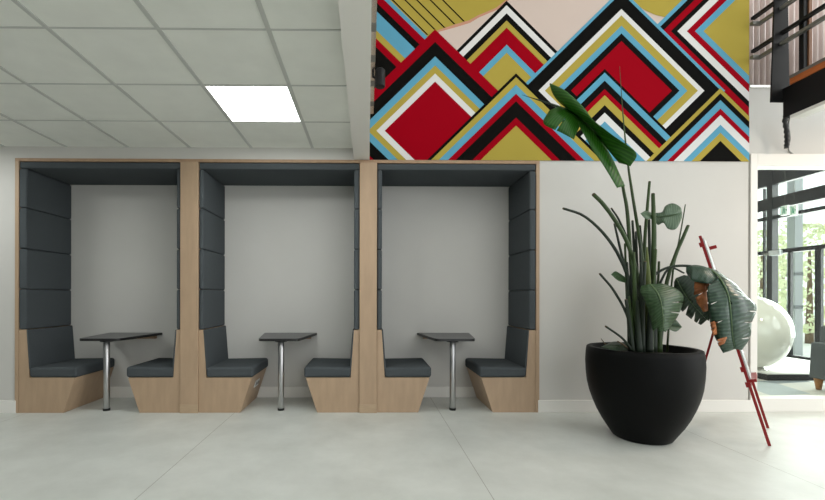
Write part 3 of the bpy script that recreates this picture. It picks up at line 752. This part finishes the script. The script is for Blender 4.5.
# outside
struct(obj('ground_outside', B(FACX + .05, 26, 2, 24, -.12, -.02), M['pave']))
pcx = 8.6; pcy = pcx * F / (796 - 364.3)
co = thing('pale_upright', 'pale grey upright outside the glass facade beside the door', 'column', (pcx, pcy, 0))
obj('shaft', B(pcx - .08, pcx + .08, pcy - .08, pcy + .08, -.02, 3.9), M['palegrey'], co)  # plain pale grey upright, crossed by darker bands
for py in (274, 307):
    z = W(796, py, pcy).z; obj('band', B(pcx - .085, pcx + .085, pcy - .085, pcy + .085, z - .035, z + .035), M['midgrey'], co)
def tree(px, X, top, rad, label, n=1100):
    y = X * F / (px - 364.3); z1 = W(px, top, y).z
    t = thing('garden_tree', label, 'tree', (X, y, -.02), 'trees outside the facade')
    obj('trunk', tube(bmesh.new(), catmull([(X, y, -.02), (X + .05, y + .04, z1 * .4), (X, y, z1 * .8)], 8), [.09 - .008 * i for i in range(9)], 8), M['bark'], t, smooth=True)
    bm = bmesh.new()
    for _ in range(n):
        a = random.uniform(0, 6.283); e = random.uniform(-1, 1); r = rad * random.uniform(.35, 1)
        c = Vector((X + r * math.cos(a) * math.sqrt(1 - e * e), y + r * math.sin(a) * math.sqrt(1 - e * e), z1 * .55 + e * z1 * .46))
        ax_ = Vector((random.uniform(-1, 1), random.uniform(-1, 1), random.uniform(-.6, 1))).normalized()
        b_ = ax_.orthogonal().normalized(); q = ax_.cross(b_); s = random.uniform(.05, .11)
        bm.faces.new([bm.verts.new(c + b_ * s), bm.verts.new(c + q * s * .5), bm.verts.new(c - b_ * s), bm.verts.new(c - q * s * .5)])
    obj('foliage', bm, M['foliage'], t)
tree(762, 12.5, 232, 1.3, 'pale green tree outside, seen left of the thick black mullion')
tree(784, 17.5, 222, 1.4, 'pale green tree outside, seen between the black mullion and the grey upright')
tree(811, 11.5, 226, 1.25, 'pale green tree outside, seen through the glass door')

# ------------------------------------------------------------------ balcony, upper right
EX = 4.0
EXY = lambda px, X=EX: X * F / (px - 365)
BE = EXY(791.5); fy = 3.965; zb = W(793, 118.5, BE).z
bal = thing('balcony_beam', 'black steel balcony edge beam with an orange timber fascia', 'balcony', (EX, 3.9, zb))
zt0, zt1 = W(790, 87, 3.93).z, W(790, 80, 3.93).z
obj('steel_web', B(EX + .005, EX + .06, .4, fy - .002, zb + .03, zt0), M['darksteel'], bal)
obj('bottom_flange', B(EX, EX + .115, .4, BE, zb, zb + .03), M['trimwhite'], bal)
obj('timber_fascia', B(EX - .004, EX + .05, .4, BE, zt0, zt1 - .008), M['timber'], bal)
obj('edge_trim', B(EX - .008, EX + .055, .4, BE, zt1 - .008, zt1 + .02), M['greysteel'], bal)
obj('floor_slab', B(EX + .06, EX + 1.6, .4, BE, zt0 - .12, zt0), M['darksteel'], bal)
# tapered steel fin
fy = 3.965
zf = W(780, 102, fy).z
fx = [WX(q, fy, 100) for q in (771.2, 789.8, 786, 777.8)]
fo = thing('steel_fin', 'tapered black steel fin hanging at the balcony corner', 'steel bracket', ((fx[0] + fx[1]) / 2, fy, zf))
obj('web_plate', prism(bmesh.new(), [(fx[0], zf), (fx[1], zf), (fx[2], 5.0), (fx[3], 5.0)], fy, fy + .014), M['darksteel'], fo)
xm = WX(784, fy, 100)
obj('stiffener', B(xm - .006, xm + .006, fy - .03, fy, zf + .02, zt0), M['darksteel'], fo)
# railing
ra = thing('balcony_railing', 'black and grey steel railing running along the balcony edge', 'railing', (EX, 3.9, zt1))
yk = EXY(760)
for py in (58, 24.4):
    z = W(760, py, yk).z
    obj('lower_rail', B(EX - .03, EX + .005, .4, yk, z - .018, z + .012), M['greysteel'], ra)
    obj('return_rail', B(MX1 - .02, EX - .03, yk - .035, yk, z - .018, z + .012), M['greysteel'], ra)
    z2 = W(760, py - 10.4, yk).z
    obj('handrail', B(EX - .02, EX + .02, .4, D + .04, z2 - .014, z2 + .014), M['darksteel'], ra)
yp = EXY(803.5, EX + .03)
obj('post', B(EX + .025, EX + .06, yp - .022, yp + .022, zt1, 5.0), M['darksteel'], ra)
obj('timber_post', B(EX + .062, EX + .09, EXY(812.5, EX + .075), EXY(809, EX + .075), zt1, 5.0), M['brownwood'], ra)
obj('post', B(EX + .025, EX + .06, 2.4, 2.46, zt1, 5.0), M['darksteel'], ra)
# corrugated sheet beyond
bm = bmesh.new(); x = MX1 + .01; prev = None
i = 0
while x < 7.4:
    yy = D + .075 + .026 * math.sin(x * 2 * math.pi / .062)
    a, b = bm.verts.new((x, yy, LEDGE + .03)), bm.verts.new((x, yy, 5.2))
    if prev: bm.faces.new((prev[0], a, b, prev[1]))
    prev = (a, b); x += .0066
o = tag(obj('corrugated_panel', bm, M['corr'], smooth=True), 'pinkish corrugated translucent sheet behind the balcony railing', 'wall panel')
o.modifiers.new('thickness', 'SOLIDIFY').thickness = .003
tag(obj('ledge_strip', B(MX1 + .005, 7.4, D - .01, D + .12, LEDGE, LEDGE + .03, bev=.004, seg=1), M['alu']), 'thin aluminium ledge below the corrugated sheet', 'ledge')
# cable bundle
cb = thing('cable_bundle', 'black cable bundle dangling from the end of the balcony beam', 'cable', tuple(W(790, 118, 4.0)))
P = catmull([W(793, 109, 3.96), W(788.5, 111, 3.99), W(785, 119, 4.05), W(786.5, 130, 4.1), W(787, 140, 4.12), W(786.5, 148, 4.12)], 30)
obj('sleeve', tube(bmesh.new(), P, [.02 + .004 * math.sin(i * 2.1) for i in range(31)], 10), M['black'], cb, smooth=True)
P = catmull([W(825, 99, 3.62), W(800, 108.5, 3.86), W(791.5, 114, 3.97), W(788.5, 124, 4.08), W(790, 138, 4.14), W(788.5, 146, 4.18), W(789, 151, 4.22), W(793, 154, 4.23)], 40)
obj('wire', tube(bmesh.new(), P, .006, 8), M['greysteel'], cb, smooth=True)

# ------------------------------------------------------------------ light
def area(name, loc, rot, sx, sy, power, col=(1, 1, 1)):
    l = bpy.data.lights.new(name, 'AREA'); l.shape = 'RECTANGLE'; l.size = sx; l.size_y = sy; l.energy = power; l.color = col
    o = bpy.data.objects.new(name, l); o.location = loc; o.rotation_euler = rot; COL.objects.link(o); return o
area('rear_window_daylight', (4.5, YR - .3, 2.7), (R(90), 0, 0), 8, 4.9, 12, (1, 1, 1))
area('right_window_daylight', (XR + .3, -.2, 2.7), (R(90), 0, R(90)), 6.6, 4.9, 215, (1, .985, .96))
area('skylight', (5.3, -.4, ZH - .05), (0, 0, 0), 6, 6.6, 225, (.97, 1, 1))
area('facade_daylight', (FACX + .6, 8.0, 2.2), (R(90), 0, R(90)), 4.5, 3.6, 750, (1, 1, 1))
for ix in (0, 2, 4):
    for iy in (3, 6, 9):
        area('panel_light', (GX - .3112 - .6224 * ix, 3.603 - .3112 - .6224 * iy, CZ - .02), (0, 0, 0), .58, .58, 3.5, (1, 1, .98))
area('panel_light', (GX - .3112 - .6224 * 5, 3.603 - .3112, CZ - .02), (0, 0, 0), .58, .58, 24, (.97, 1, .98))
area('balcony_downlight', (5.2, 2.9, zt0 - .14), (0, 0, 0), .5, .5, 48, (1, .8, .6))
area('upper_fill_light', (XR - .1, 3.3, 4.4), (R(90), 0, R(90)), 1.8, 1.6, 70)  # added fill to brighten the corrugated sheet, no window of its own
w = bpy.data.worlds.new('sky'); scene.world = w; w.use_nodes = True
bg = w.node_tree.nodes['Background']; bg.inputs[0].default_value = (.93, .97, 1, 1); bg.inputs[1].default_value = 2.6

scene.view_settings.view_transform = 'Standard'; scene.view_settings.look = 'None'
scene.view_settings.exposure = -.56; scene.view_settings.gamma = 1; scene.view_settings.use_curve_mapping = False
